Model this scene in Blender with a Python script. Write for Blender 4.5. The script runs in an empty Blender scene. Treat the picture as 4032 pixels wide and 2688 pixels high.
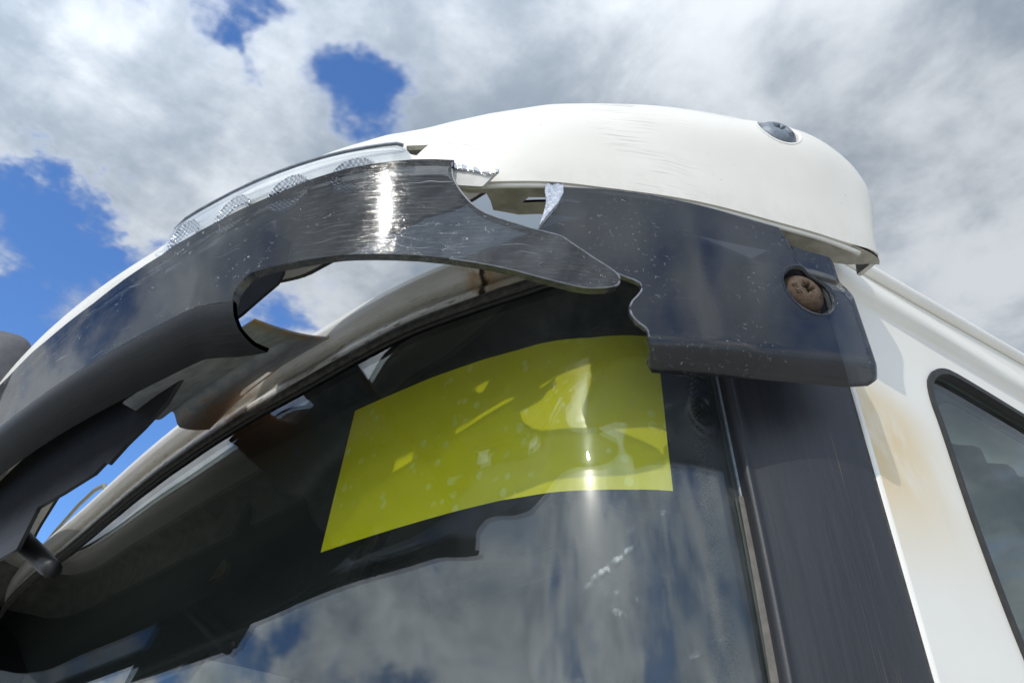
import bpy, bmesh, math, random
import numpy as np
from mathutils import Vector, Matrix
from mathutils.geometry import delaunay_2d_cdt

SC = bpy.context.scene
COL = SC.collection
R = math.radians
ZC = 2.10                       # eye height of the camera: every height below is given relative to it

# ------------------------------------------------------------------ camera
cam = bpy.data.objects.new("camera", bpy.data.cameras.new("camera"))
COL.objects.link(cam)
cam.location = (0, 0, ZC)
cam.rotation_euler = (R(125), 0, R(48))
cam.data.sensor_width = 36
cam.data.lens = 26.0
cam.data.clip_start = 0.02
cam.data.clip_end = 5000
SC.camera = cam

# ------------------------------------------------------------------ exposure / renderer
SC.view_settings.view_transform = 'Standard'
SC.view_settings.look = 'None'
SC.view_settings.exposure = -0.22
SC.view_settings.gamma = 1
SC.view_settings.use_curve_mapping = False
SC.render.engine = 'CYCLES'
SC.cycles.transparent_max_bounces = 24
SC.cycles.max_bounces = 10
SC.cycles.caustics_reflective = False
SC.cycles.caustics_refractive = False

# ------------------------------------------------------------------ node helper
class NT:
    def __init__(self, tree):
        self.t = tree; self.n = tree.nodes; self.l = tree.links
    def node(self, typ, **kw):
        nd = self.n.new(typ)
        for k, v in kw.items(): setattr(nd, k, v)
        return nd
    def put(self, sock, val):
        if isinstance(val, bpy.types.NodeSocket): self.l.new(val, sock)
        elif val is not None:
            try: sock.default_value = val
            except Exception:
                sock.default_value = (val, val, val) if len(sock.default_value) == 3 else (val, val, val, 1)
    def m(self, op, a, b=None, c=None, clamp=False):
        nd = self.node('ShaderNodeMath', operation=op, use_clamp=clamp)
        self.put(nd.inputs[0], a)
        if b is not None: self.put(nd.inputs[1], b)
        if c is not None: self.put(nd.inputs[2], c)
        return nd.outputs[0]
    def vm(self, op, a, b=None, out=0):
        nd = self.node('ShaderNodeVectorMath', operation=op)
        self.put(nd.inputs[0], a)
        if b is not None: self.put(nd.inputs[1], b)
        return nd.outputs[out]
    def scale(self, v, f):
        nd = self.node('ShaderNodeVectorMath', operation='SCALE')
        self.put(nd.inputs[0], v); self.put(nd.inputs[3], f); return nd.outputs[0]
    def xyz(self, x, y, z):
        nd = self.node('ShaderNodeCombineXYZ')
        for i, v in enumerate((x, y, z)): self.put(nd.inputs[i], v)
        return nd.outputs[0]
    def sep(self, v):
        nd = self.node('ShaderNodeSeparateXYZ'); self.put(nd.inputs[0], v); return nd.outputs
    def noise(self, vec, scale, detail=4, rough=.5, dist=0.0, lac=2.0):
        nd = self.node('ShaderNodeTexNoise')
        self.put(nd.inputs['Vector'], vec); self.put(nd.inputs['Scale'], scale)
        nd.inputs['Detail'].default_value = detail; nd.inputs['Roughness'].default_value = rough
        nd.inputs['Distortion'].default_value = dist; nd.inputs['Lacunarity'].default_value = lac
        return nd.outputs['Fac']
    def vor(self, vec, scale, feature='F1', rnd=1.0, out='Distance'):
        nd = self.node('ShaderNodeTexVoronoi', feature=feature)
        self.put(nd.inputs['Vector'], vec); self.put(nd.inputs['Scale'], scale)
        nd.inputs['Randomness'].default_value = rnd
        return nd.outputs[out]
    def ss(self, v, a, b, lo=0.0, hi=1.0):
        nd = self.node('ShaderNodeMapRange', interpolation_type='SMOOTHSTEP')
        self.put(nd.inputs[0], v)
        for i, q in enumerate((a, b, lo, hi)): self.put(nd.inputs[i + 1], q)
        return nd.outputs[0]
    def mix(self, f, a, b):
        nd = self.node('ShaderNodeMix', data_type='RGBA')
        self.put(nd.inputs[0], f)
        self.put(nd.inputs[6], (*a, 1) if isinstance(a, tuple) and len(a) == 3 else a)
        self.put(nd.inputs[7], (*b, 1) if isinstance(b, tuple) and len(b) == 3 else b)
        return nd.outputs[2]
    def mixs(self, f, a, b):
        nd = self.node('ShaderNodeMixShader')
        self.put(nd.inputs[0], f); self.l.new(a, nd.inputs[1]); self.l.new(b, nd.inputs[2]); return nd.outputs[0]
    def uv(self):
        return self.node('ShaderNodeTexCoord').outputs['UV']
    def obj(self):
        return self.node('ShaderNodeTexCoord').outputs['Object']
    def mul3(self, v, x, y, z=1.0):
        return self.vm('MULTIPLY', v, (x, y, z))
    def bump(self, h, strength=.2, dist=.001):
        nd = self.node('ShaderNodeBump'); self.put(nd.inputs['Height'], h)
        nd.inputs['Strength'].default_value = strength; nd.inputs['Distance'].default_value = dist
        return nd.outputs[0]

# ------------------------------------------------------------------ sun and sky
SUN = Vector((.315, -.64, .705)).normalized()
sun = bpy.data.objects.new("sun", bpy.data.lights.new("sun", 'SUN'))
COL.objects.link(sun)
sun.data.energy = 2.2
sun.data.angle = R(.53)
sun.data.color = (1.0, .94, .85)
sun.rotation_euler = SUN.to_track_quat('Z', 'Y').to_euler()
sun.location = (3, -6, 9)

SKY_GAPS = [(-0.6076, 0.1158, 0.7858, 453.6, -0.160),
            (-0.5884, 0.1615, 0.7923, 925.7, -0.120),
            (-0.5598, 0.2830, 0.7788, 453.6, -0.240),
            (-0.5811, 0.0983, 0.8078, 708.7, -0.120),
            (-0.7951, 0.0185, 0.6062, 708.7, -0.080),
            (-0.7962, 0.0726, 0.6007, 708.7, -0.120),
            (-0.8593, 0.0176, 0.5112, 315.0, -0.220),
            (-0.7708, 0.1009, 0.6290, 925.7, -0.100),
            (-0.9327, 0.1411, 0.3318, 157.0, -0.280),
            (-0.8662, 0.2231, 0.4472, 315.0, -0.160),
            (-0.7558, 0.3176, 0.5726, 1260.0, -0.120),
            (-0.2456, 0.6010, 0.7606, 9.3, 0.160),
            (-0.1546, 0.8055, 0.5721, 25.7, 0.100),
            (-0.7018, 0.0379, 0.7114, 125.7, 0.130),
            (-0.7583, -0.0242, 0.6514, 157.0, 0.120),
            (-0.8242, 0.0078, 0.5662, 1260.0, 0.100),
            (-0.5132, 0.2267, 0.8278, 177.2, 0.080),
            (-0.6832, 0.1329, 0.7180, 201.6, 0.100),
            (-0.6066, 0.1930, 0.7713, 1260.0, 0.080)]
CLOUD_OFF = (1.7, 3.3)
world = bpy.data.worlds.new("World")
SC.world = world
world.use_nodes = True
w = NT(world.node_tree)
w.n.clear()
sky = w.node('ShaderNodeTexSky', sky_type='NISHITA', sun_disc=False)
sky.sun_elevation = math.asin(SUN.z)
sky.sun_rotation = math.atan2(SUN.x, SUN.y)
sky.air_density = 1.0; sky.dust_density = .35; sky.ozone_density = 3.0
dirv = w.node('ShaderNodeTexCoord').outputs['Generated']
dx, dy, dz = w.sep(dirv)
zz = w.m('ADD', w.m('MAXIMUM', dz, 0.0), .16)
q = w.xyz(w.m('DIVIDE', dx, zz), w.m('DIVIDE', dy, zz), 0.0)
q = w.vm('ADD', q, (CLOUD_OFF[0], CLOUD_OFF[1], 0.0))
n_big = w.noise(q, .9, 3, .5)
n_mid = w.noise(q, 2.3, 12, .58, .25)
n_rag = w.noise(w.vm('ADD', q, (2.4, 6.6, .3)), 8.0, 8, .62, .4)
dens = w.m('ADD', w.m('MULTIPLY', n_mid, .66), w.m('ADD', w.m('MULTIPLY', n_big, .34), w.m('MULTIPLY', n_rag, .13)))
wz = w.xyz(w.m('SUBTRACT', w.noise(q, 3.4, 5, .6), .5), w.m('SUBTRACT', w.noise(w.vm('ADD', q, (5.3, 8.1, .7)), 3.4, 5, .6), .5), w.m('SUBTRACT', w.noise(w.vm('ADD', q, (1.9, 4.4, .2)), 3.4, 5, .6), .5))
dirw = w.vm('NORMALIZE', w.vm('ADD', dirv, w.scale(wz, .36)))
for (vx, vy, vz, sharp, amp) in SKY_GAPS:                 # breaks and banks of this cloud cover
    dt = w.m('MAXIMUM', w.vm('DOT_PRODUCT', dirw, (vx, vy, vz), out=1), 0.0)
    dens = w.m('ADD', dens, w.m('MULTIPLY', w.m('MULTIPLY', w.m('POWER', dt, sharp), amp), w.ss(n_rag, .25, .75, .45, 1.55)))
mask = w.ss(dens, .42, .59)
n_sh = w.noise(w.vm('ADD', q, (3.1, -1.7, .4)), 1.5, 7, .55, .2)
n_fine = w.noise(w.vm('ADD', q, (7.7, 2.2, .9)), 5.5, 5, .55, .3)
shade = w.m('ADD', w.m('MULTIPLY', n_sh, .62), w.m('ADD', w.m('MULTIPLY', n_fine, .26), w.m('MULTIPLY', n_rag, .12)))
thick = w.ss(dens, .47, .60)
grey = w.m('MULTIPLY', w.ss(shade, .40, .585), w.m('ADD', .45, w.m('MULTIPLY', thick, .55)))
ccol = w.mix(grey, (4.95, 5.25, 5.6), (1.95, 2.35, 2.85))
sund = w.ss(w.vm('DOT_PRODUCT', dirv, tuple(SUN), out=1), -.1, 1.0, 1.0, 3.5)   # cloud is brighter towards the sun
ccol = w.scale(ccol, sund)
ccol = w.mix(w.ss(dens, .42, .56), (1.7, 2.3, 3.6), ccol)  # thin edges let the blue through
skyc = w.vm('MULTIPLY', sky.outputs[0], (.92, 1.28, 1.72))          # clear, deep blue air
col = w.mix(mask, skyc, ccol)
bg = w.node('ShaderNodeBackground'); w.l.new(col, bg.inputs[0]); bg.inputs[1].default_value = .15
w.l.new(bg.outputs[0], w.node('ShaderNodeOutputWorld').inputs[0])

# ------------------------------------------------------------------ materials
def new_mat(name):
    mt = bpy.data.materials.new(name); mt.use_nodes = True
    t = NT(mt.node_tree); t.n.clear()
    return mt, t
def out(t, sh): t.l.new(sh, t.node('ShaderNodeOutputMaterial').inputs[0])
def pbsdf(t, col, rough=.5, metal=0.0, normal=None, spec=.5, coat=0.0, coat_rough=.1):
    b = t.node('ShaderNodeBsdfPrincipled')
    t.put(b.inputs['Base Color'], (*col, 1) if isinstance(col, tuple) else col)
    t.put(b.inputs['Roughness'], rough); t.put(b.inputs['Metallic'], metal)
    t.put(b.inputs['Specular IOR Level'], spec)
    t.put(b.inputs['Coat Weight'], coat); t.put(b.inputs['Coat Roughness'], coat_rough)
    if normal is not None: t.l.new(normal, b.inputs['Normal'])
    return b.outputs[0]
M = {}

def plain(name, col, rough=.5, metal=0.0, var=.25, scale=30, bump=.0, spec=.5):
    mt, t = new_mat(name)
    o = t.obj()
    n = t.noise(o, scale, 6, .6)
    dark = tuple(c * (1 - var) for c in col); light = tuple(min(1, c * (1 + var)) for c in col)
    c = t.mix(t.ss(n, .3, .7), dark, light)
    nrm = t.bump(t.noise(o, scale * 9, 3, .6), bump, .0006) if bump else None
    out(t, pbsdf(t, c, t.m('ADD', rough, t.m('MULTIPLY', t.m('SUBTRACT', n, .5), .25)), metal, nrm, spec))
    M[name] = mt
    return mt

# --- aged white fairing paint with scuffs running along the panel (uv in metres)
mt, t = new_mat('fairing_paint'); M['fairing_paint'] = mt
uv = t.uv(); o = t.obj()
base = t.mix(t.ss(t.noise(o, 9, 5, .6), .3, .7), (.70, .67, .595), (.75, .72, .65))
warp = t.vm('ADD', uv, t.scale(t.xyz(t.noise(uv, 6, 2), t.noise(t.vm('ADD', uv, (5., 1., 0.)), 7, 2), 0.0), .03))
s1 = t.noise(t.mul3(warp, 7, 330), 1, 3, .6)
s2 = t.noise(t.mul3(t.vm('ADD', warp, (3., 2., 0.)), 16, 700), 1, 2, .6)
zone = t.ss(t.noise(t.mul3(uv, 7, 16), 1, 3, .5), .44, .60)
sx, sy, _ = t.sep(uv)
zone = t.m('MULTIPLY', zone, t.ss(sx, 3.32, 3.18))
scr = t.m('MULTIPLY', t.m('MAXIMUM', t.ss(s1, .57, .68), t.m('MULTIPLY', t.ss(s2, .58, .68), .8)), zone)
def line(u0, u1, v0, v1, bow, w_):
    a = t.m('DIVIDE', t.m('SUBTRACT', sx, u0), u1 - u0)
    vy = t.m('ADD', v0, t.m('ADD', t.m('MULTIPLY', a, v1 - v0), t.m('MULTIPLY', t.m('MULTIPLY', a, t.m('SUBTRACT', 1.0, a)), bow)))
    vy = t.m('ADD', vy, t.m('MULTIPLY', t.m('SUBTRACT', t.noise(uv, 90, 4, .6), .5), .006))
    inr = t.m('MULTIPLY', t.ss(a, -.02, .03), t.ss(a, 1.02, .97))
    return t.m('MULTIPLY', t.ss(t.m('ABSOLUTE', t.m('SUBTRACT', sy, vy)), w_, w_ * .4), inr)
gouge = line(3.07, 3.20, .186, .160, .010, .0022)
for L_ in ((3.175, 3.205, .176, .168, 0., .0018), (3.24, 3.34, .182, .168, .004, .0014), (3.02, 3.045, .172, .170, 0., .0018), (3.35, 3.39, .188, .180, .002, .0018)):
    gouge = t.m('MAXIMUM', gouge, line(*L_))
chip = t.ss(t.noise(uv, 200, 3, .5), .725, .74)
c = t.mix(t.m('MULTIPLY', scr, .85), base, (.36, .36, .32))
c = t.mix(t.m('MULTIPLY', gouge, .8), c, (.24, .235, .20))
c = t.mix(t.m('MULTIPLY', chip, .8), c, (.30, .28, .23))
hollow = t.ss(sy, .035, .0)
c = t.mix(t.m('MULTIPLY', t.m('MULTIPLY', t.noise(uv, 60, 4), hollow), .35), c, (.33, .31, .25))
nrm = t.bump(t.noise(t.mul3(uv, 30, 60), 1, 4), .05, .0006)
out(t, pbsdf(t, c, t.m('ADD', .34, t.m('MULTIPLY', scr, .3)), 0, nrm, .45))

# --- cab paint with yellow stain under the visor end
mt, t = new_mat('cab_paint'); M['cab_paint'] = mt
uv = t.uv(); o = t.obj()
ux, uy, _ = t.sep(uv)
base = t.mix(t.ss(t.noise(uv, 5, 4, .6), .3, .7), (.74, .715, .64), (.77, .75, .685))
st = t.m('MULTIPLY', t.ss(ux, 1.03, .80), t.m('MULTIPLY', t.ss(uy, .20, .42), t.ss(uy, .52, .43)))
st = t.m('MULTIPLY', st, t.ss(t.noise(t.mul3(uv, 14, 6), 1, 4, .6), .15, .55))
c = t.mix(t.m('MULTIPLY', st, .95), base, (.64, .45, .16))
c = t.mix(t.m('MULTIPLY', t.ss(t.noise(uv, 150, 2), .79, .81), .7), c, (.25, .23, .2))
c = t.mix(t.m('MULTIPLY', t.ss(t.noise(t.mul3(uv, 26, 5), 1, 4, .6), .58, .8), .16), c, (.45, .43, .36))
out(t, pbsdf(t, c, .36, 0, t.bump(t.noise(uv, 26, 3), .04, .0008), .45))

# --- roof header: white, grimy, with rust
mt, t = new_mat('header_paint'); M['header_paint'] = mt
uv = t.uv(); o = t.obj()
ux, uy, _ = t.sep(uv)
n1 = t.noise(t.mul3(uv, 12, 40), 1, 5, .65)
base = t.mix(t.ss(n1, .3, .75), (.82, .81, .77), (.72, .71, .66))
gutter = t.m('MULTIPLY', t.ss(uy, .040, .030), t.ss(uy, .014, .020))
c = t.mix(t.m('MULTIPLY', gutter, .55), base, (.30, .27, .19))
c = t.mix(t.m('MULTIPLY', t.ss(t.noise(t.mul3(uv, 40, 200), 1, 4, .6), .52, .7), t.ss(uy, .05, .01)), c, (.12, .11, .085))
seam = t.m('ABSOLUTE', t.m('ADD', t.m('SUBTRACT', ux, 3.056), t.m('MULTIPLY', t.m('SUBTRACT', t.noise(t.mul3(uv, 60, 60), 1, 3), .5), .018)))
low = t.ss(uy, .085, .05)
halo = t.m('MULTIPLY', t.ss(seam, .045, .004), low)
c = t.mix(t.m('MULTIPLY', halo, t.ss(t.noise(uv, 70, 4), .3, .62)), c, (.46, .29, .13))
c = t.mix(t.m('MULTIPLY', t.ss(t.m('SUBTRACT', ux, 3.059), .0, .01), t.m('MULTIPLY', low, .6)), c, (.36, .28, .17))
c = t.mix(t.m('MULTIPLY', t.ss(seam, .0075, .002), low), c, (.035, .022, .012))
r2 = t.m('MULTIPLY', t.ss(t.m('ABSOLUTE', t.m('SUBTRACT', ux, 2.51)), .10, .0), t.ss(t.noise(t.mul3(uv, 24, 90), 1, 5, .6), .40, .62))
c = t.mix(t.m('MULTIPLY', r2, .75), c, (.40, .22, .08))
out(t, pbsdf(t, c, .42, 0, t.bump(t.noise(uv, 120, 4), .12, .0008), .4))

# --- clear sheets: transmission plus surface reflection, no ray-type tricks
def fres(t, ior, normal=None):
    g = t.node('ShaderNodeNewGeometry')
    f = t.node('ShaderNodeFresnel')
    mx = t.node('ShaderNodeMix', data_type='FLOAT')
    t.l.new(g.outputs['Backfacing'], mx.inputs[0]); mx.inputs[2].default_value = ior; mx.inputs[3].default_value = 1 / ior
    t.l.new(mx.outputs[0], f.inputs['IOR'])
    if normal is not None: t.l.new(normal, f.inputs['Normal'])
    return f.outputs[0]
def glossy(t, rough, normal=None, col=None):
    col = (1, 1, 1) if col is None else col
    g = t.node('ShaderNodeBsdfGlossy'); t.put(g.inputs['Roughness'], rough); t.put(g.inputs[0], (*col, 1) if isinstance(col, tuple) else col)
    if normal is not None: t.l.new(normal, g.inputs['Normal'])
    return g.outputs[0]
def transp(t, col):
    g = t.node('ShaderNodeBsdfTransparent'); t.put(g.inputs[0], (*col, 1) if isinstance(col, tuple) else col); return g.outputs[0]
def diffuse(t, col, normal=None):
    g = t.node('ShaderNodeBsdfDiffuse'); t.put(g.inputs[0], (*col, 1) if isinstance(col, tuple) else col); return g.outputs[0]

def acrylic(name, tint, haze, brushed, scuff, fine, lng, matte=.0, tip=1.0):
    mt, t = new_mat(name); M[name] = mt
    uv = t.uv()
    lines = t.noise(t.mul3(uv, 16, 560), 1, 3, .65)
    patch = t.ss(t.noise(t.mul3(uv, 10, 14), 1, 4, .6), .40, .68)
    ux_, uy_, _ = t.sep(uv)
    wear = t.ss(ux_, 2.70, 2.90, .10, 1.0)
    ripple = t.noise(uv, 75, 4, .6)
    nrm = t.bump(t.m('ADD', t.m('MULTIPLY', t.m('MULTIPLY', lines, t.m('ADD', .35, patch)), wear), t.m('MULTIPLY', t.m('MULTIPLY', ripple, wear), 1.6)), brushed, .0004)
    nrm2 = t.bump(t.m('MULTIPLY', t.m('ADD', lines, t.m('MULTIPLY', ripple, 2.0)), wear), brushed * .35, .0003)
    # long scratches and little curly nicks
    s1 = t.ss(t.noise(t.mul3(t.vm('ADD', uv, t.scale(t.xyz(0.0, t.noise(uv, 12, 2), 0.0), .05)), 8, 420), 1, 2, .5), .67, .74)
    wv = t.vm('ADD', uv, t.scale(t.xyz(t.noise(uv, 55, 3), t.noise(t.vm('ADD', uv, (4., 7., 0.)), 55, 3), 0.0), .035))
    e = t.vor(wv, 85 * fine, 'DISTANCE_TO_EDGE')
    nick = t.m('MULTIPLY', t.ss(e, .035, .006), t.ss(t.noise(uv, 70 * fine, 3, .6), .56, .66))
    nick = t.m('MULTIPLY', nick, t.ss(t.noise(t.mul3(uv, 9, 14), 1, 2), .42, .60))
    dot = t.ss(t.noise(uv, 190, 2), .76, .79)
    mark = t.m('MAXIMUM', t.m('MAXIMUM', t.m('MULTIPLY', s1, lng), nick), dot)
    mark = t.m('MULTIPLY', mark, scuff)
    smear = t.xyz(t.m('ADD', t.m('MULTIPLY', ux_, 26), t.m('MULTIPLY', uy_, -14)), t.m('MULTIPLY', uy_, 7), 0.0)
    cloud = t.m('MULTIPLY', t.ss(t.noise(smear, 1, 5, .62), .30, .78, .45, 1.15), t.m('MULTIPLY', t.m('MULTIPLY', wear, t.ss(ux_, 2.96, 3.06, 1.0, tip)), haze))
    body = transp(t, tint)
    dust = diffuse(t, (.50, .52, .54))
    sh = t.mixs(t.m('ADD', cloud, matte, clamp=True), body, dust)
    rough = t.m('ADD', .08, t.m('MULTIPLY', patch, .12))
    gcol = t.mix(t.m('MAXIMUM', t.ss(t.noise(t.mul3(uv, 34, 420), 1, 4, .7), .47, .66), t.m('SUBTRACT', 1.0, wear)), (.05, .05, .05), (.62, .62, .62)) if brushed > .3 else None
    f = t.m('MULTIPLY', fres(t, 1.49), 1.0)
    sh = t.mixs(f, sh, t.mixs(t.m('MULTIPLY', t.ss(patch, 0., 1., .55, .95), wear), glossy(t, .02, nrm2, gcol), glossy(t, rough, nrm, gcol)))
    sh = t.mixs(t.m('MULTIPLY', mark, .75), sh, diffuse(t, (.62, .64, .66)))
    out(t, sh)
    return mt
acrylic('acrylic_worn', (.40, .42, .445), .085, .65, .6, 1.3, .7, 0.0, 1.7)
acrylic('acrylic_scuffed', (.25, .265, .29), .022, .12, .5, 2.3, .10)
acrylic('acrylic_inner', (.40, .42, .445), .015, .05, .1, 1.3, .1)
acrylic('acrylic_inner_dark', (.25, .265, .29), .012, .05, .1, 1.3, .1)
# broken edge of the sheet: frosted
mt, t = new_mat('acrylic_edge'); M['acrylic_edge'] = mt
uv = t.obj()
n = t.noise(uv, 90, 5, .6)
sh = t.mixs(.8, transp(t, (.3, .31, .33)), diffuse(t, t.mix(t.ss(n, .35, .7), (.025, .026, .028), (.09, .085, .08))))
out(t, t.mixs(.10, sh, glossy(t, .22, t.bump(n, .5, .001))))
# frosted chip at the fracture
mt, t = new_mat('acrylic_chip'); M['acrylic_chip'] = mt
uv = t.obj()
n = t.noise(uv, 150, 5, .7, .6)
nb = t.bump(t.vor(uv, 150), .45, .002)
out(t, t.mixs(.32, t.mixs(.5, transp(t, (.7, .72, .75)), diffuse(t, t.mix(t.ss(n, .35, .65), (.13, .13, .17), (.62, .63, .68)))), glossy(t, .15, nb)))
# dirty underside of the rolled lip
mt, t = new_mat('lip_grime'); M['lip_grime'] = mt
uv = t.uv()
n = t.noise(t.mul3(uv, 18, 60), 1, 6, .65)
ux, uy, _ = t.sep(uv)
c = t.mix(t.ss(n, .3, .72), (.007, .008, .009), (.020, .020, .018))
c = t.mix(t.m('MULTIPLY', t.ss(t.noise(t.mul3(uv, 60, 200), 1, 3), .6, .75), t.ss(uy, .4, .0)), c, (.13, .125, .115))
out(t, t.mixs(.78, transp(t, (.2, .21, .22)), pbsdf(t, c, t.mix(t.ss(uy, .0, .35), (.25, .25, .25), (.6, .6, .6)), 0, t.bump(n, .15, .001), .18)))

# --- windshield
mt, t = new_mat('windshield_glass'); M['windshield_glass'] = mt
uv = t.uv(); ux, uy, _ = t.sep(uv)
right = t.ss(ux, 2.95, 3.30)
dustn = t.noise(t.mul3(uv, 22, 16), 1, 6, .7)
dust = t.m('MULTIPLY', t.m('ADD', .005, t.m('MULTIPLY', right, .030)), t.ss(dustn, .25, .75, .5, 1.3))
wv = t.vm('ADD', uv, t.scale(t.xyz(t.noise(uv, 70, 3), t.noise(t.vm('ADD', uv, (4., 7., 0.)), 70, 3), 0.0), .03))
e = t.vor(wv, 60, 'DISTANCE_TO_EDGE')
nick = t.m('MULTIPLY', t.m('MULTIPLY', t.ss(e, .03, .005), t.ss(t.noise(uv, 30, 3, .6), .60, .70)), t.ss(ux, 3.08, 3.22))
pit = t.ss(t.noise(uv, 210, 2), .775, .80)
# wiped-off sticker residue: one jagged streak
ra = t.m('SUBTRACT', ux, 3.2117); rb = t.m('SUBTRACT', uy, .2223)
along = t.m('ADD', t.m('MULTIPLY', ra, .70), t.m('MULTIPLY', rb, .71)); across = t.m('SUBTRACT', t.m('MULTIPLY', rb, .70), t.m('MULTIPLY', ra, .71))
across = t.m('ADD', across, t.m('MULTIPLY', t.m('SUBTRACT', t.noise(uv, 130, 4, .7), .5), .012))
resid = t.m('MULTIPLY', t.ss(t.m('ABSOLUTE', across), .0022, .0004), t.m('MULTIPLY', t.ss(t.m('ABSOLUTE', along), .032, .012), t.ss(t.noise(uv, 160, 3), .40, .55)))
mark = t.m('MAXIMUM', t.m('MAXIMUM', t.m('MULTIPLY', nick, .55), pit), resid)
sh = t.mixs(t.m('ADD', dust, t.m('MULTIPLY', mark, .36), clamp=True), transp(t, (.86, .91, .885)), diffuse(t, (.60, .63, .64)))
out(t, t.mixs(fres(t, 1.52), sh, t.mixs(t.m('ADD', .02, t.m('MULTIPLY', right, .10)), glossy(t, .0), glossy(t, .16))))
mt, t = new_mat('window_glass'); M['window_glass'] = mt
uv = t.uv()
dust = t.m('MULTIPLY', t.ss(t.noise(t.mul3(uv, 9, 14), 1, 6, .65), .3, .8), .05)
sh = t.mixs(dust, transp(t, (.55, .62, .60)), diffuse(t, (.5, .5, .5)))
out(t, t.mixs(fres(t, 1.55), sh, glossy(t, .0)))

# --- black frit with a dotted edge; uv2 = (0 at the inner edge of the dots .. 1 where it turns solid)
mt, t = new_mat('frit_dots'); M['frit_dots'] = mt
uv = t.uv()
e = t.node('ShaderNodeUVMap', uv_map='edge').outputs[0]; ex, ey, _ = t.sep(e)
gx, gy, _ = t.sep(t.mul3(uv, 1 / .0062, 1 / .0062))
a = t.m('ADD', gx, gy); b = t.m('SUBTRACT', gx, gy)
fa = t.m('SUBTRACT', t.m('FRACT', a), .5); fb = t.m('SUBTRACT', t.m('FRACT', b), .5)
d = t.m('SQRT', t.m('ADD', t.m('MULTIPLY', fa, fa), t.m('MULTIPLY', fb, fb)))
rad = t.m('MULTIPLY', t.ss(ex, .0, 1.0), .62)
on = t.m('LESS_THAN', d, rad)
on = t.m('MAXIMUM', on, t.m('GREATER_THAN', ex, .985))
n = t.noise(t.mul3(uv, 30, 30), 1, 5, .6)
out(t, t.mixs(on, transp(t, (1., 1., 1.)), diffuse(t, t.mix(n, (.005, .007, .010), (.010, .013, .017)))))

# --- yellow film, seen through the glass, with trapped air bubbles
mt, t = new_mat('yellow_film'); M['yellow_film'] = mt
uv = t.uv(); ux, uy, _ = t.sep(uv)
v1 = t.vor(t.mul3(uv, 1, .75), 62)
keep = t.ss(t.noise(t.mul3(uv, 14, 14), 1, 3, .5), .46, .54)
bub = t.m('MULTIPLY', t.ss(v1, .29, .23), keep)
v2 = t.vor(t.vm('ADD', uv, (2.3, 1.1, 0.)), 130)
bub = t.m('MAXIMUM', bub, t.m('MULTIPLY', t.ss(v2, .24, .18), t.ss(t.noise(t.vm('ADD', uv, (9., 4., 0.)), 22, 3, .6), .58, .66)))
fade = t.noise(t.mul3(uv, 7, 9), 1, 4, .6)
c = t.mix(t.ss(fade, .3, .7), (.80, .655, .012), (.88, .72, .02))
c = t.mix(t.m('MULTIPLY', bub, .8), c, (.90, .80, .17))
tr = t.node('ShaderNodeBsdfTranslucent'); t.l.new(c, tr.inputs[0])
sh = t.mixs(.08, diffuse(t, c), tr.outputs[0])
out(t, t.mixs(.05, sh, transp(t, (.8, .7, .05))))

# --- weathered black plastic of the pillar cover
mt, t = new_mat('pillar_plastic'); M['pillar_plastic'] = mt
uv = t.uv(); o = t.obj(); ux, uy, _ = t.sep(uv)
n = t.noise(t.mul3(uv, 30, 6), 1, 6, .65)
c = t.mix(t.ss(n, .3, .7), (.014, .015, .018), (.024, .025, .029))
streak = t.m('MULTIPLY', t.ss(t.noise(t.mul3(uv, 160, 10), 1, 4, .65), .5, .75), t.ss(t.m('ABSOLUTE', t.m('SUBTRACT', ux, .62)), .26, .02))
c = t.mix(t.m('MULTIPLY', streak, .25), c, (.12, .13, .14))
c = t.mix(t.m('MULTIPLY', t.ss(t.noise(t.mul3(uv, 50, 5), 1, 3, .6), .60, .75), t.ss(t.m('ABSOLUTE', t.m('SUBTRACT', ux, .72)), .16, .02)), c, (.105, .085, .05))
gr = t.noise(o, 520, 4, .65)
out(t, pbsdf(t, c, t.m('ADD', .36, t.m('MULTIPLY', n, .2)), 0, t.bump(gr, .35, .0008), .5))

# --- rusty bolt
mt, t = new_mat('rusty_steel'); M['rusty_steel'] = mt
o = t.obj()
n = t.noise(o, 130, 6, .7); n2 = t.noise(o, 420, 4, .6)
c = t.mix(t.ss(n, .3, .7), (.12, .088, .058), (.075, .043, .025))
c = t.mix(t.m('MULTIPLY', t.ss(n2, .5, .7), .6), c, (.05, .034, .022))
out(t, pbsdf(t, c, .72, .15, t.bump(n2, .5, .0015), .3))
mt, t = new_mat('grey_steel'); M['grey_steel'] = mt
o = t.obj(); n = t.noise(o, 160, 6, .7)
c = t.mix(t.ss(n, .3, .7), (.13, .155, .185), (.21, .235, .265))
out(t, pbsdf(t, c, .5, .35, t.bump(n, .3, .001), .4))
# bracket: grey-black paint, rusting at the roof end (uv x: 0 visor .. 1 roof)
mt, t = new_mat('bracket_steel'); M['bracket_steel'] = mt
o = t.obj(); ux, uy, _ = t.sep(t.uv())
n = t.noise(o, 45, 6, .65)
c = t.mix(t.ss(n, .3, .7), (.26, .28, .30), (.44, .455, .46))
rust = t.m('MULTIPLY', t.ss(t.m('ADD', ux, t.m('MULTIPLY', t.m('SUBTRACT', n, .5), .9)), .50, .80), t.m('MULTIPLY', t.ss(uy, .16, .34), t.ss(uy, .75, .55)))
c = t.mix(rust, c, t.mix(t.noise(o, 160, 4), (.46, .27, .15), (.24, .15, .10)))
edge = t.m('MAXIMUM', t.ss(ux, .95, 1.0), t.ss(uy, .035, .0))
c = t.mix(t.m('MULTIPLY', edge, t.ss(n, .35, .6)), c, (.42, .26, .10))
out(t, pbsdf(t, c, .55, .1, t.bump(n, .2, .002), .4))

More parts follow.
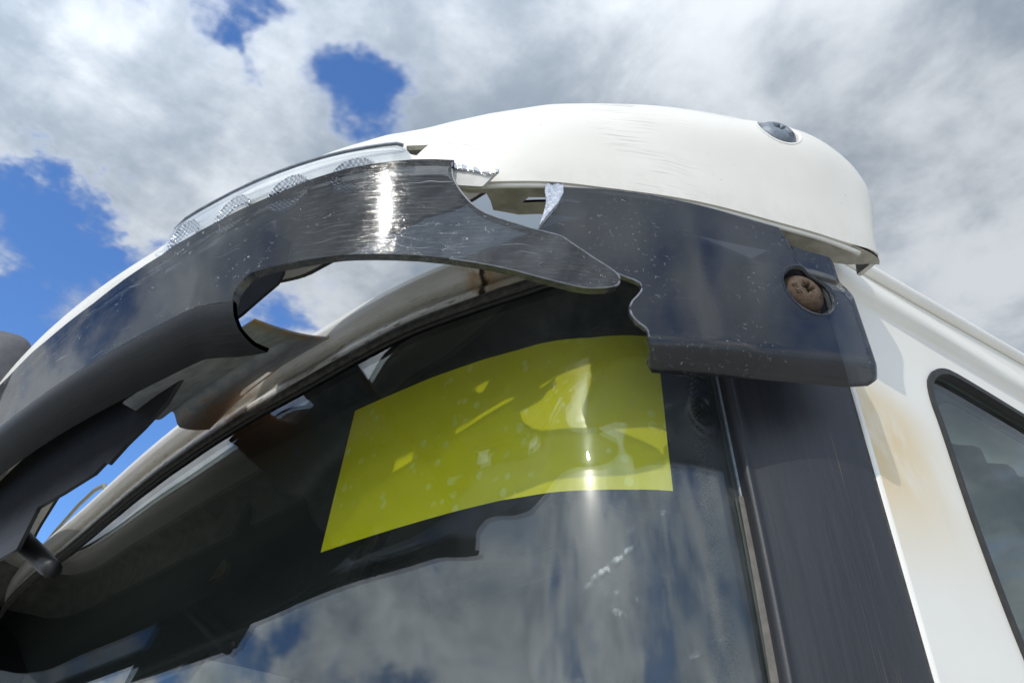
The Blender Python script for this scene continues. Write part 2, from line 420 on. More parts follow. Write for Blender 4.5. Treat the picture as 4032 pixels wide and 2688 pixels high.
plain('frosted_edge', (.15, .16, .175), .35, 0, .3, 120, .2)
plain('black_rubber', (.022, .021, .019), .65, 0, .4, 60, .3)
plain('seal_grime', (.045, .042, .036), .7, 0, .6, 90, .3)
plain('adhesive', (.16, .145, .125), .8, 0, .2, 80, .2)
plain('black_part', (.012, .012, .014), .5, 0, .3, 40)
plain('torn_plastic', (.50, .49, .45), .5, 0, .12, 60, .1)
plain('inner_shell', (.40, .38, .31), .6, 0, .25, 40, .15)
plain('mirror_shell', (.075, .072, .078), .55, 0, .2, 60, .25)
plain('bracket_cream', (.45, .36, .23), .6, 0, .35, 90, .3)
plain('wire_sheath', (.16, .155, .11), .5, 0, .15, 50)
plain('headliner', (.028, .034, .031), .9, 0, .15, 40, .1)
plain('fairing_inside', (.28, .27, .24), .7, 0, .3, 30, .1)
plain('pale_backdrop', (.30, .32, .31), .9, 0, .2, 6, .1)
plain('door_trim', (.085, .082, .072), .8, 0, .25, 5, .1)
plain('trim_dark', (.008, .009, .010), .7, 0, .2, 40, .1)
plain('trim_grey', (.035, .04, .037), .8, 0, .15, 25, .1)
plain('tyre_rubber', (.02, .02, .02), .8, 0, .3, 40, .3)
plain('wheel_steel', (.42, .42, .42), .45, .6, .2, 20)
plain('bumper_grey', (.10, .10, .105), .5, 0, .2, 20, .1)
plain('white_plain', (.76, .74, .68), .38, 0, .04, 6)
plain('yard', (.42, .405, .375), .9, 0, .15, 1.2, .4)
mt, t = new_mat('lens_plastic'); M['lens_plastic'] = mt
n = t.noise(t.obj(), 60, 3)
sh = t.mixs(t.ss(n, .3, .7, .05, .12), transp(t, (.90, .92, .94)), diffuse(t, (.6, .62, .64)))
out(t, t.mixs(fres(t, 1.5), sh, glossy(t, .03)))
mt, t = new_mat('reflector_chrome'); M['reflector_chrome'] = mt
uv = t.uv()
gx, gy, _ = t.sep(t.mul3(uv, 330, 330))
h = t.m('MULTIPLY', t.m('SINE', t.m('MULTIPLY', gx, 3.1416)), t.m('SINE', t.m('MULTIPLY', gy, 3.1416)))
cc = t.mix(t.ss(h, -.25, .25), (.03, .035, .045), (.95, .96, .98))  # bright and dark prism reflections painted into the chrome's colour
out(t, pbsdf(t, cc, .2, .7, t.bump(h, .6, .003), .5))

# ------------------------------------------------------------------ measured shapes (metres; heights relative to eye height)
LEAN, Z0 = .165, .60
W_PTS = [(-3.25, 1.05), (-3.23, 0.85), (-3.14, 0.62), (-2.96, 0.46), (-2.6, 0.382), (-1.896, 0.374), (-1.4059, 0.3777), (-1.0725, 0.4013),
         (-0.8401, 0.4388), (-0.6717, 0.4874), (-0.5633, 0.5267), (-0.5009, 0.5514), (-0.4456, 0.5995), (-0.4121, 0.6704), (-0.3898, 0.7502), (-0.3716, 0.8301),
         (-0.355, 0.91)]
F_PTS = [(-2.95, 0.8), (-2.92, 0.5), (-2.8, 0.28), (-2.5, 0.15), (-2.05, 0.09), (-1.6, 0.066), (-1.35, 0.07), (-1.144, 0.089),
         (-0.98, 0.115), (-0.8, 0.159), (-0.66, 0.205), (-0.56, 0.26), (-0.47, 0.347), (-0.406, 0.415), (-0.364, 0.477), (-0.31, 0.567),
         (-0.263, 0.674), (-0.239, 0.733), (-0.223, 0.784), (-0.2165, 0.812), (-0.2165, 0.83), (-0.226, 0.844), (-0.25, 0.853), (-0.31, 0.862)]
VL_TOP = [(2.2112, 0.578), (2.2431, 0.5824), (2.2921, 0.5878), (2.3333, 0.5877), (2.4585, 0.5967), (2.48, 0.6006), (2.519, 0.6061), (2.5625, 0.6102),
          (2.5932, 0.6118), (2.616, 0.6169), (2.6429, 0.6169), (2.6924, 0.6187), (2.7363, 0.6218), (2.7765, 0.6246), (2.8131, 0.6305), (2.8304, 0.633),
          (2.854, 0.6363), (2.8876, 0.6399), (2.9177, 0.6424), (2.9329, 0.6437), (2.9553, 0.6434), (2.9786, 0.6411)]
VL_RIGHT = [(2.9769, 0.6366), (2.9762, 0.6291), (2.9779, 0.6155), (2.9824, 0.602), (2.9907, 0.5861), (3.0013, 0.5701), (3.013, 0.5586), (3.0275, 0.5499),
            (3.0448, 0.5418), (3.0617, 0.5341), (3.0767, 0.5291), (3.0916, 0.5248), (3.0989, 0.518), (3.1107, 0.5079), (3.124, 0.4972), (3.1376, 0.488),
            (3.1465, 0.4802), (3.1479, 0.4733), (3.1459, 0.4675), (3.142, 0.4646)]
VL_BOT = [(3.1292, 0.4605), (3.114, 0.4585), (3.0994, 0.4602), (3.0709, 0.4681), (3.0418, 0.479), (3.0115, 0.4881), (2.9801, 0.4955), (2.9484, 0.5004),
          (2.9174, 0.5031), (2.8943, 0.5047), (2.8711, 0.5062), (2.8422, 0.5065), (2.818, 0.5073), (2.7921, 0.5092), (2.7694, 0.5092), (2.7635, 0.5066),
          (2.7564, 0.4971), (2.752, 0.4887), (2.7525, 0.4778)]
VR_TOP = [(3.1, 0.6195), (3.1466, 0.6236), (3.1544, 0.6245), (3.1985, 0.6247), (3.2434, 0.6219), (3.2906, 0.6195), (3.3278, 0.6175), (3.3693, 0.6172)]
VR_RT = [(3.3755, 0.6107), (3.3901, 0.6062), (3.416, 0.6036), (3.4514, 0.6048), (3.4591, 0.5926), (3.4605, 0.5667), (3.4634, 0.5339), (3.464, 0.4965),
         (3.4626, 0.4703)]
VR_L2 = [(3.145, 0.5043), (3.1565, 0.4983), (3.176, 0.4922), (3.1793, 0.4852), (3.1765, 0.4774), (3.163, 0.4611), (3.1629, 0.4493), (3.1687, 0.4395),
         (3.1794, 0.4316), (3.1792, 0.4214)]
VR_HID = [(3.069, 0.541), (3.0734, 0.5194), (3.0891, 0.5075), (3.1213, 0.5026), (3.1458, 0.4998)]
VR_LEFT = [(3.0712, 0.5534), (3.0743, 0.5591), (3.083, 0.5734), (3.0919, 0.5882), (3.0986, 0.6056)]
CHIP_PTS = [(3.0804, 0.6204), (3.0831, 0.6231), (3.1009, 0.6244), (3.1003, 0.61), (3.0927, 0.5923), (3.0835, 0.5774), (3.0715, 0.5572), (3.0766, 0.5746),
            (3.0796, 0.5889), (3.0808, 0.6009), (3.0793, 0.6105)]
TAB_PTS = [(2.9765, 0.6451), (3.0029, 0.6366), (3.0118, 0.6282), (3.0183, 0.6294), (3.0286, 0.6324), (3.0111, 0.6095), (3.0079, 0.6089), (2.9818, 0.6122),
           (2.9726, 0.6222), (2.9708, 0.6381)]
TABEDGE_PTS = [(2.9768, 0.6429), (3.0031, 0.6344), (3.012, 0.626), (3.0185, 0.6272), (3.0287, 0.6302), (3.0277, 0.6252), (3.0164, 0.6239), (3.0011, 0.6297),
               (2.9789, 0.6348)]
STK_PTS = [(2.8553, 0.5094), (2.9248, 0.516), (2.9824, 0.5221), (3.0639, 0.5257), (3.1406, 0.5244), (3.2068, 0.5157), (3.273, 0.5168), (3.2865, 0.5189),
           (3.2788, 0.4596), (3.2702, 0.3623), (3.2662, 0.3018), (3.2288, 0.3029), (3.1994, 0.3052), (3.1624, 0.3088), (3.1106, 0.3118), (3.0566, 0.31),
           (2.976, 0.3051), (2.868, 0.2972)]
WIN_PTS = [(0.9605, 0.1658), (0.9626, 0.2122), (0.9694, 0.2735), (0.9814, 0.3539), (1.0058, 0.4689), (1.0112, 0.5131), (1.0253, 0.5469), (1.0441, 0.5662),
           (1.065, 0.5814), (1.093, 0.5945), (1.1204, 0.601), (1.1877, 0.5998), (1.3419, 0.5928)]

# ------------------------------------------------------------------ plan curves
class Curve:
    """smooth plan curve; s = metres along it from the far corner, n = unit normal into the cab"""
    def __init__(self, pts, k=40):
        p = np.array(pts, float)
        e = np.vstack([2 * p[0] - p[1], p, 2 * p[-1] - p[-2]]); o = []
        for i in range(1, len(e) - 2):
            p0, p1, p2, p3 = e[i - 1:i + 3]
            t0 = 0; t1 = t0 + np.linalg.norm(p1 - p0) ** .5; t2 = t1 + np.linalg.norm(p2 - p1) ** .5; t3 = t2 + np.linalg.norm(p3 - p2) ** .5
            for t in np.linspace(t1, t2, k, endpoint=False):
                A1 = (t1 - t) / (t1 - t0) * p0 + (t - t0) / (t1 - t0) * p1; A2 = (t2 - t) / (t2 - t1) * p1 + (t - t1) / (t2 - t1) * p2; A3 = (t3 - t) / (t3 - t2) * p2 + (t - t2) / (t3 - t2) * p3
                B1 = (t2 - t) / (t2 - t0) * A1 + (t - t0) / (t2 - t0) * A2; B2 = (t3 - t) / (t3 - t1) * A2 + (t - t1) / (t3 - t1) * A3
                o.append((t2 - t) / (t2 - t1) * B1 + (t - t1) / (t2 - t1) * B2)
        o.append(p[-1]); P = np.array(o)
        for _ in range(15):
            Q = P.copy(); Q[1:-1] = .25 * P[:-2] + .5 * P[1:-1] + .25 * P[2:]; P = Q
        self.p = P
        self.s = np.r_[0, np.cumsum(np.linalg.norm(np.diff(P, axis=0), axis=1))]
        tt = np.gradient(P, axis=0); tt /= np.linalg.norm(tt, axis=1)[:, None]
        n = np.c_[-tt[:, 1], tt[:, 0]]
        for _ in range(40):
            Q = n.copy(); Q[1:-1] = .25 * n[:-2] + .5 * n[1:-1] + .25 * n[2:]; n = Q
        n /= np.linalg.norm(n, axis=1)[:, None]
        self.n = n
    def at(self, u, o=0.0):
        x = np.interp(u, self.s, self.p[:, 0]); y = np.interp(u, self.s, self.p[:, 1])
        return x + o * np.interp(u, self.s, self.n[:, 0]), y + o * np.interp(u, self.s, self.n[:, 1])
W = Curve(W_PTS)
F = Curve(F_PTS)
def Wmap(u, z, o=0.0):                      # raked windshield surface
    x, y = W.at(u, o + LEAN * (z - Z0)); return (x, y, z + ZC)
def Fmap(u, z, o=0.0):                      # vertical visor surface
    x, y = F.at(u, o); return (x, y, z + ZC)
def lerp_tab(tab, u):
    return float(np.interp(u, [a for a, b in tab], [b for a, b in tab]))
def sstep(x, a, b):
    t = min(1, max(0, (x - a) / (b - a))); return t * t * (3 - 2 * t)

# ------------------------------------------------------------------ object helpers
def tag(o, label=None, cat=None, group=None, kind=None):
    if label: o['label'] = label
    if cat: o['category'] = cat
    if group: o['group'] = group
    if kind: o['kind'] = kind
    return o
def empty(name, loc):
    o = bpy.data.objects.new(name, None); COL.objects.link(o); o.location = loc; o.empty_display_size = .1
    return o
def mesh_obj(name, verts, faces, mat, parent=None, smooth=True, uvs=None, mats=None, fmat=None, normals=None, edge_uv=None):
    me = bpy.data.meshes.new(name)
    me.from_pydata([tuple(map(float, v)) for v in verts], [], faces); me.update()
    for m_ in ([mat] if mats is None else mats): me.materials.append(M[m_] if isinstance(m_, str) else m_)
    if fmat is not None: me.polygons.foreach_set('material_index', fmat)
    me.polygons.foreach_set('use_smooth', [bool(smooth)] * len(me.polygons))
    if uvs is not None:
        L = me.uv_layers.new(name='UVMap')
        for lp in me.loops: L.data[lp.index].uv = uvs[lp.vertex_index]
    if edge_uv is not None:
        L = me.uv_layers.new(name='edge')
        for lp in me.loops: L.data[lp.index].uv = edge_uv[lp.vertex_index]
    if normals is not None: me.normals_split_custom_set_from_vertices(normals)
    o = bpy.data.objects.new(name, me); COL.objects.link(o)
    if parent is not None:
        o.parent = parent
        base = parent
        off = Vector((0, 0, 0))
        while base is not None: off += Vector(base.location); base = base.parent
        o.location = -off
    return o
def resample(poly, step, closed=True):
    out_ = []; n = len(poly)
    for i in range(n if closed else n - 1):
        a = np.array(poly[i], float); b = np.array(poly[(i + 1) % n], float)
        k = max(1, int(math.ceil(np.linalg.norm(b - a) / step)))
        for j in range(k): out_.append(tuple(a + (b - a) * j / k))
    if not closed: out_.append(tuple(poly[-1]))
    return out_
def smooth_line(pts, it=1):
    p = [tuple(map(float, q_)) for q_ in pts]
    for _ in range(it):
        n = [p[0]]
        for a, b in zip(p[:-1], p[1:]):
            n += [(.75 * a[0] + .25 * b[0], .75 * a[1] + .25 * b[1]), (.25 * a[0] + .75 * b[0], .25 * a[1] + .75 * b[1])]
        n.append(p[-1]); p = n
    return p
def inside(pt, poly):
    x, y = pt; c = False; j = len(poly) - 1
    for i in range(len(poly)):
        xi, yi = poly[i]; xj, yj = poly[j]
        if (yi > y) != (yj > y) and x < (xj - xi) * (y - yi) / (yj - yi) + xi: c = not c
        j = i
    return c
def inside_np(P, poly):
    x = P[:, 0]; y = P[:, 1]; c = np.zeros(len(P), bool); j = len(poly) - 1
    for i in range(len(poly)):
        xi, yi = poly[i]; xj, yj = poly[j]
        if yi != yj:
            c ^= ((yi > y) != (yj > y)) & (x < (xj - xi) * (y - yi) / (yj - yi) + xi)
        j = i
    return c
def offset_poly(poly, d):
    """move a closed polygon inwards by d"""
    n = len(poly); A = sum(poly[i][0] * poly[(i + 1) % n][1] - poly[(i + 1) % n][0] * poly[i][1] for i in range(n))
    sg = 1 if A > 0 else -1; res = []
    for i in range(n):
        a = np.array(poly[i - 1], float); b = np.array(poly[i], float); c = np.array(poly[(i + 1) % n], float)
        e1 = (b - a) / np.linalg.norm(b - a); e2 = (c - b) / np.linalg.norm(c - b)
        n1 = np.array([-e1[1], e1[0]]) * sg; n2 = np.array([-e2[1], e2[0]]) * sg
        m_ = n1 + n2; m_ /= np.linalg.norm(m_); k = d / max(.35, float(np.dot(m_, n1)))
        res.append(tuple(b + m_ * k))
    return res
def sheet(name, outline, fmap, mat, parent=None, holes=(), res=.008, thick=0.0, edge_mat=None, uvf=None, edgef=None, flip=False, vres=None, back_mat=None):
    """a sheet with any outline laid on the surface fmap(u, v, inward offset); thick > 0 gives it a back and rims"""
    vres = vres or res
    loops = [resample(outline, res)] + [resample(h, res) for h in holes]
    V = []; E = []
    for lp in loops:
        b = len(V); V += lp; E += [(b + i, b + (i + 1) % len(lp)) for i in range(len(lp))]
    a = np.array(outline, float); lo = a.min(0); hi = a.max(0)
    nx = int((hi[0] - lo[0]) / res) + 2; ny = int((hi[1] - lo[1]) / vres) + 2
    gx, gy = np.meshgrid(np.arange(nx), np.arange(ny))
    G = np.c_[lo[0] + (gx.ravel() + .5 * (gy.ravel() % 2)) * res, lo[1] + gy.ravel() * vres]
    ok = inside_np(G, loops[0])
    for h in loops[1:]: ok &= ~inside_np(G, h)
    G = G[ok]
    B = np.array(V)
    if len(G):
        sc = np.array([1 / res, 1 / vres]); keep = np.ones(len(G), bool)
        for c0 in range(0, len(G), 2000):
            d = ((G[c0:c0 + 2000, None, :] - B[None]) * sc); keep[c0:c0 + 2000] = (d ** 2).sum(2).min(1) > .30
        G = G[keep]
    allv = [Vector((float(x), float(y))) for x, y in V] + [Vector((float(x), float(y))) for x, y in G]
    vo, eo, fo, ov, oe, of = delaunay_2d_cdt(allv, E, [], 0, 1e-6)
    cen = np.array([np.mean([vo[i][:] for i in f], axis=0) for f in fo])
    ok = inside_np(cen, loops[0])
    for h in loops[1:]: ok &= ~inside_np(cen, h)
    faces = [tuple(f) for f, k in zip(fo, ok) if k]
    used = sorted({i for f in faces for i in f}); remap = {i: k for k, i in enumerate(used)}
    P2 = [tuple(vo[i][:]) for i in used]; faces = [tuple(remap[i] for i in f) for f in faces]
    def nrm(u, v, o):
        e = 5e-4
        a_ = np.array(fmap(u + e, v, o)) - np.array(fmap(u - e, v, o)); b_ = np.array(fmap(u, v + e, o)) - np.array(fmap(u, v - e, o))
        n = np.cross(a_, b_); n /= (np.linalg.norm(n) + 1e-12); return -n if flip else n
    v3 = [fmap(u, v, 0.0) for u, v in P2]; nn = [nrm(u, v, 0.0) for u, v in P2]
    # orient faces along nn
    ff = []
    for f in faces:
        p = [np.array(v3[i]) for i in f]; c = np.cross(p[1] - p[0], p[2] - p[0])
        ff.append(f if np.dot(c, nn[f[0]]) > 0 else f[::-1])
    uvf = uvf or (lambda u, v: (u, v))
    uvs = [uvf(u, v) for u, v in P2]; N = [tuple(n) for n in nn]; fm = [0] * len(ff)
    verts = list(v3); faces3 = list(ff); par = list(P2)
    if thick:
        k = len(v3)
        verts += [fmap(u, v, thick) for u, v in P2]; N += [tuple(-n) for n in nn]; uvs += uvs[:k]; par += P2
        faces3 += [tuple(i + k for i in f[::-1]) for f in ff]; fm += [2 if back_mat else 0] * len(ff)
        cnt = {}
        for f in ff:
            for i in range(3):
                e = (f[i], f[(i + 1) % 3]); cnt[e] = 1
        rim = [e for e in cnt if (e[1], e[0]) not in cnt]
        # smooth rim normals, separate vertices
        rn = {}
        for a_, b_ in rim:
            p, q_ = np.array(v3[a_]), np.array(v3[b_]); g = np.cross(q_ - p, nn[a_]); g /= (np.linalg.norm(g) + 1e-12)
            rn[a_] = rn.get(a_, 0) + g; rn[b_] = rn.get(b_, 0) + g
        idx = {}
        for a_ in rn:
            g = rn[a_] / (np.linalg.norm(rn[a_]) + 1e-12); idx[a_] = len(verts)
            verts += [v3[a_], verts[a_ + k]]; N += [tuple(g)] * 2; uvs += [uvs[a_]] * 2; par += [P2[a_]] * 2
        for a_, b_ in rim:
            faces3.append((idx[b_], idx[a_], idx[a_] + 1, idx[b_] + 1)); fm.append(1 if edge_mat else 0)
    eu = [edgef(u, v) for u, v in par] if edgef else None
    return mesh_obj(name, verts, faces3, None, parent, True, uvs, [mat, edge_mat or mat, back_mat or mat], fm, N, eu)
def grid(name, fn, nu, nv, mat, parent=None, uvf=None, closed_u=False):
    vs = [fn(i / (nu - (0 if closed_u else 1)), j / (nv - 1)) for j in range(nv) for i in range(nu)]
    fs = []
    for j in range(nv - 1):
        for i in range(nu if closed_u else nu - 1):
            a = j * nu + i; b = j * nu + (i + 1) % nu; fs.append((a, b, b + nu, a + nu))
    uvs = [(uvf(i / (nu - 1), j / (nv - 1)) if uvf else (i / (nu - 1), j / (nv - 1))) for j in range(nv) for i in range(nu)]
    return mesh_obj(name, vs, fs, mat, parent, True, uvs)
def tube(name, pts, r, mat, parent=None, seg=10, cap=True):
    pts = [np.array(p, float) for p in pts]; n = len(pts); vs = []; fs = []
    rr = r if callable(r) else (lambda k: r)
    up = np.array([0, 0, 1.0])
    for i, p in enumerate(pts):
        d = pts[min(i + 1, n - 1)] - pts[max(i - 1, 0)]; d /= np.linalg.norm(d)
        a = np.cross(d, up); a = a / np.linalg.norm(a) if np.linalg.norm(a) > 1e-4 else np.array([1., 0, 0]); b = np.cross(a, d)
        for k in range(seg):
            th = 2 * math.pi * k / seg; vs.append(p + rr(i / (n - 1)) * (a * math.cos(th) + b * math.sin(th)))
    for i in range(n - 1):
        for k in range(seg):
            a = i * seg + k; b = i * seg + (k + 1) % seg; fs.append((a, b, b + seg, a + seg))
    if cap: fs += [tuple(range(seg))[::-1], tuple((n - 1) * seg + k for k in range(seg))]
    return mesh_obj(name, vs, fs, mat, parent, True)
def bevel_box(name, c, size, mat, parent=None, r=.01, rot=None):
    bm = bmesh.new(); bmesh.ops.create_cube(bm, size=1)
    for v in bm.verts: v.co = Vector((v.co.x * size[0], v.co.y * size[1], v.co.z * size[2]))
    bmesh.ops.bevel(bm, geom=bm.edges[:], offset=r, segments=3, affect='EDGES')
    mtx = Matrix.Translation(c) @ (rot.to_4x4() if rot else Matrix.Identity(4)); bm.transform(mtx)
    vs = [v.co[:] for v in bm.verts]; bm.verts.index_update(); fs = [tuple(v.index for v in f.verts) for f in bm.faces]; bm.free()
    return mesh_obj(name, vs, fs, mat, parent, False)
def frame_at(p, n, up=(0, 0, 1)):
    n = Vector(n).normalized(); x = Vector(up).cross(n).normalized(); y = n.cross(x)
    return Matrix(((x.x, y.x, n.x, p[0]), (x.y, y.y, n.y, p[1]), (x.z, y.z, n.z, p[2]), (0, 0, 0, 1)))
def bolt(parent, mtx, r, mat, mark=None, roll=0.0):
    """button head with a six-lobe recess; local z points out of the head"""
    seg = 48; vs = []; fs = []; rings = []
    def ring(fn): 
        b = len(vs)
        for k in range(seg):
            th = 2 * math.pi * k / seg + roll; rad, z = fn(2 * math.pi * k / seg); vs.append((rad * math.cos(th), rad * math.sin(th), z))
        rings.append(b)
    star = lambda th: r * (.295 + .085 * math.cos(6 * th))
    ring(lambda th: (star(th) * .9, -.10 * r))
    ring(lambda th: (star(th), .34 * r))
    for f_, h in ((.44, .37), (.58, .335), (.74, .26), (.88, .14), (.97, .02), (1.0, -.10), (.99, -.22), (.90, -.26)):
        ring(lambda th, f_=f_, h=h: (r * f_, r * h))
    for a, b in zip(rings[:-1], rings[1:]):
        for k in range(seg): fs.append((a + k, b + k, b + (k + 1) % seg, a + (k + 1) % seg)[::-1])
    fl = len(vs); vs.append((0, 0, -.10 * r))
    vs2 = [mtx @ Vector(v) for v in vs]
    o = mesh_obj('bolt', vs2, fs, mat, parent)
    sv = [mtx @ Vector(v) for v in vs[:seg]] + [mtx @ Vector((0, 0, -.10 * r))]
    # recess floor: painted black for the shade inside the socket, set a little proud of the wall foot
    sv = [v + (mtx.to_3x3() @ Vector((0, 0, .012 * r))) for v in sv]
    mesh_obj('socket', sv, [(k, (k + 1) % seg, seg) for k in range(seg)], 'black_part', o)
    if mark:
        for (txt, ang, size) in mark:
            cu = bpy.data.curves.new('mark', 'FONT'); cu.body = txt; cu.size = size * r; cu.extrude = .018 * r; cu.align_x = 'CENTER'; cu.align_y = 'CENTER'; cu.resolution_u = 2
            to = bpy.data.objects.new('mark', cu); COL.objects.link(to)
            dg = bpy.context.evaluated_depsgraph_get(); me = bpy.data.meshes.new_from_object(to.evaluated_get(dg))
            bpy.data.objects.remove(to)
            T = mtx @ Matrix.Rotation(ang, 4, 'Z') @ Matrix.Translation((0, -.68 * r, .30 * r)) @ Matrix.Rotation(R(24), 4, 'X')
            me.transform(T); mo = bpy.data.objects.new('embossed_mark', me); me.materials.clear(); me.materials.append(M[mat])
            COL.objects.link(mo); mo.parent = o; mo.location = -Vector(parent.location) - Vector(o.location)
    return o

# ------------------------------------------------------------------ ground
gv = [(-3000, -3000, 0), (3000, -3000, 0), (3000, 3000, 0), (-3000, 3000, 0)]
tag(mesh_obj('ground', gv, [(0, 1, 2, 3)], 'yard', None, False), kind='structure')

# ------------------------------------------------------------------ truck cab
cab = empty('truck_cab', (-1.8, 1.3, 0))
tag(cab, 'white truck cab with raked windshield, black corner pillar cover and side window', 'truck')
ZT = lambda u: .602 + .024 * sstep(u, 2.70, 2.98)        # top edge of the glass
s_end = lambda z: 3.290 + .1156 * z
S_L = .55
# windshield
sheet('windshield', [(S_L, -.95)] + [(s_end(-.95), -.95)] + [(s_end(z) + .012, z) for z in (-.5, -.1, .2, .45)] + [(s_end(.62) + .012, .626)] + [(u, ZT(u)) for u in np.linspace(3.2, S_L, 40)],
      Wmap, 'windshield_glass', cab, res=.02, thick=.006)
glass = bpy.data.objects['windshield']
# black printed border behind the glass
def frit_edge(u, v):
    if v > ZT(u) - .085: return (1.0, 0.)
    a = 1 - max(0, ZT(u) - .085 - v) / .020              # dots of the top band
    b = 1 - max(0, s_end(v) - .020 - u) / .022           # dots of the side band
    return (max(0.0, a, b), 0.)
low_f = lambda u: ZT(u) - .107
sheet('frit_border', [(u, ZT(u)) for u in np.linspace(3.2, S_L, 40)] + [(u, low_f(u)) for u in np.linspace(S_L, s_end(.5) - .045, 40)] + [(s_end(.2) - .045, .2), (s_end(-.95) - .045, -.95), (s_end(-.95) + .005, -.95), (s_end(.62) + .01, .626)],
      lambda u, v, o: Wmap(u, v, o + .0075), 'frit_dots', glass, res=.008, edgef=frit_edge)

# roof header, seal and roof skin
HP = [(-.004, .596), (-.008, .603), (-.007, .610), (-.001, .615), (.0, .622), (-.008, .634), (-.014, .645), (-.0165, .656), (-.014, .667), (-.006, .676), (.006, .681), (.022, .684), (.06, .689), (.13, .696), (.30, .71)]
def header_fn(a, b):
    u = S_L + (3.50 - S_L) * a
    x = b * (len(HP) - 1); i = min(int(x), len(HP) - 2); f = x - i
    o_ = HP[i][0] * (1 - f) + HP[i + 1][0] * f; z = HP[i][1] * (1 - f) + HP[i + 1][1] * f
    xx, yy = W.at(u, o_ + LEAN * (ZT(u) - Z0)); return (xx, yy, (z - .588) * 1.09 + ZT(u) + ZC)
def header_uv(a, b):
    x = b * (len(HP) - 1); i = min(int(x), len(HP) - 2); f = x - i
    return (S_L + (3.50 - S_L) * a, HP[i][1] * (1 - f) + HP[i + 1][1] * f - .596)
grid('roof_header', header_fn, 240, (len(HP) - 1) * 4 + 1, 'header_paint', cab, header_uv)
us = np.linspace(S_L, 3.42, 200)
rnd = random.Random(4)
tube('windshield_seal', [Wmap(u, ZT(u) + .003 + .0006 * math.sin(u * 37), -.004) for u in us], .0085, 'seal_grime', cab, 8)
tube('seal_lip', [Wmap(u, ZT(u) - .0075, -.0015) for u in us], .0035, 'black_rubber', cab, 6)
grid('roof_skin', lambda a, b: (lambda p: (p[0] * (1 - b) + (-3.1 + 2.85 * a) * b, p[1] * (1 - b) + 2.6 * b, ZC + .722 + .030 * b))(W.at(S_L + (3.50 - S_L) * a, .28)), 60, 12, 'white_plain', cab)

# side wall of the cab
def side_x(Y, z): return -.293 + .13 * (Y - .82) - .05 * (z - .46)
def side_g(Y, z):
    zz_ = z + .025 * (Y - .95) - .652                   # swage line, falls gently to the rear
    g = .015 * sstep(zz_, -.012, .012)
    g -= .012 * sstep(zz_, .028, .070)
    g += .0022 * math.exp(-((zz_ - .018) / .010) ** 2)
    return g
def Dmap(Y, z, o=0.0): return (side_x(Y, z) + side_g(Y, z) - o, Y + .13 * o, z + ZC)
front_y = lambda z: .754 + .139 * z
WIN = WIN_PTS + [(1.75, .575), (1.80, -.30), (.955, -.30)]
WIN = smooth_line(WIN_PTS, 1) + [(1.72, .572), (1.775, .52), (1.80, -.25), (1.76, -.30), (.985, -.30), (.955, -.26)]
zt_ = lambda Y: .716 + .048 * (Y - .92)
outl = [(front_y(-1.55), -1.55)] + [(front_y(z), z) for z in (-.8, -.2, .1, .3, .5, .6)] + [(front_y(.70), .70), (.90, zt_(.9)), (1.5, zt_(1.5)), (2.6, zt_(2.6)), (2.6, -1.55)]
sheet('side_panel', outl, lambda Y, z, o: Dmap(Y, z, o - .004), 'cab_paint', cab, holes=[WIN], res=.014, vres=.009, thick=.022)
tube('panel_edge', [Dmap(front_y(z) + .001, z, .0025) for z in np.linspace(.70, -1.5, 60)], .0065, 'white_plain', cab, 12)
tube('drip_rail', [Dmap(Y, zt_(Y) + .012, -.006) for Y in np.linspace(.80, 2.6, 50)], .0115, 'white_plain', cab, 12)
grid('roof_side', lambda a, b: (lambda p: (p[0] - .30 * b, p[1], p[2] + .02 * b))(Dmap(.82 + 1.78 * a, zt_(.82 + 1.78 * a) + .016, .004)), 30, 5, 'white_plain', cab)
# side window
sw = sheet('side_window', offset_poly(WIN, .004), lambda Y, z, o: Dmap(Y, z, o + .006), 'window_glass', cab, res=.04, thick=.005)
sheet('window_seal', offset_poly(WIN, -.003), lambda Y, z, o: Dmap(Y, z, o - .0075), 'black_rubber', sw, holes=[offset_poly(WIN, .0065)], res=.012, thick=.014)
sheet('window_border', offset_poly(WIN, .006), lambda Y, z, o: Dmap(Y, z, o + .013), 'black_part', sw, holes=[smooth_line(offset_poly(WIN, .044), 1)], res=.02, thick=.002)

sheet('window_backdrop', offset_poly(WIN, .02), lambda Y, z, o: Dmap(Y, z, o + .09 + .012 * math.sin(Y * 60)), 'pale_backdrop', cab, res=.03)  # pale sheet added behind the side glass to make the pane look lighter
# corner pillar cover between glass and side wall
def pil(a, z, o=0.0):
    l = Wmap(s_end(z), z, -.012); r_ = (side_x(front_y(z), z) + .001, front_y(z) - .0, z + ZC)
    p = np.array(l) * (1 - a) + np.array(r_) * a
    nx, ny = .80, -.60
    bul = .016 * math.sin(math.pi * min(1, max(0, a))) ** .8 + .006 * math.exp(-((a - .03) / .03) ** 2) - .02 * sstep(.025 - a, 0, .03) - o
    return (p[0] + nx * bul, p[1] + ny * bul, p[2])
pc = grid('pillar_cover', lambda a, b: pil(-.02 + .965 * a, .66 - 1.75 * b), 60, 90, 'pillar_plastic', cab, lambda a, b: (a, .66 - 1.75 * b))
tube('cover_edge_shine', [pil(.004, z, -.001) for z in np.linspace(.6, -1.05, 40)], .0022, 'grey_steel', pc, 8)  # grey bead standing in for the highlight along the cover's rounded edge
grid('pillar_seal', lambda a, b: (lambda q: (q[0], q[1], q[2]))(pil(.93 + .085 * a, .66 - 1.75 * b, .007 - .006 * math.sin(math.pi * a))), 8, 60, 'seal_grime', cab)
grid('adhesive_strip', lambda a, b: Wmap(s_end(.30 - 1.3 * b) - .002 - .002 * min(1, b * 6) + .014 * a, .30 - 1.3 * b, -.004 - .002 * a), 4, 40, 'adhesive', cab)

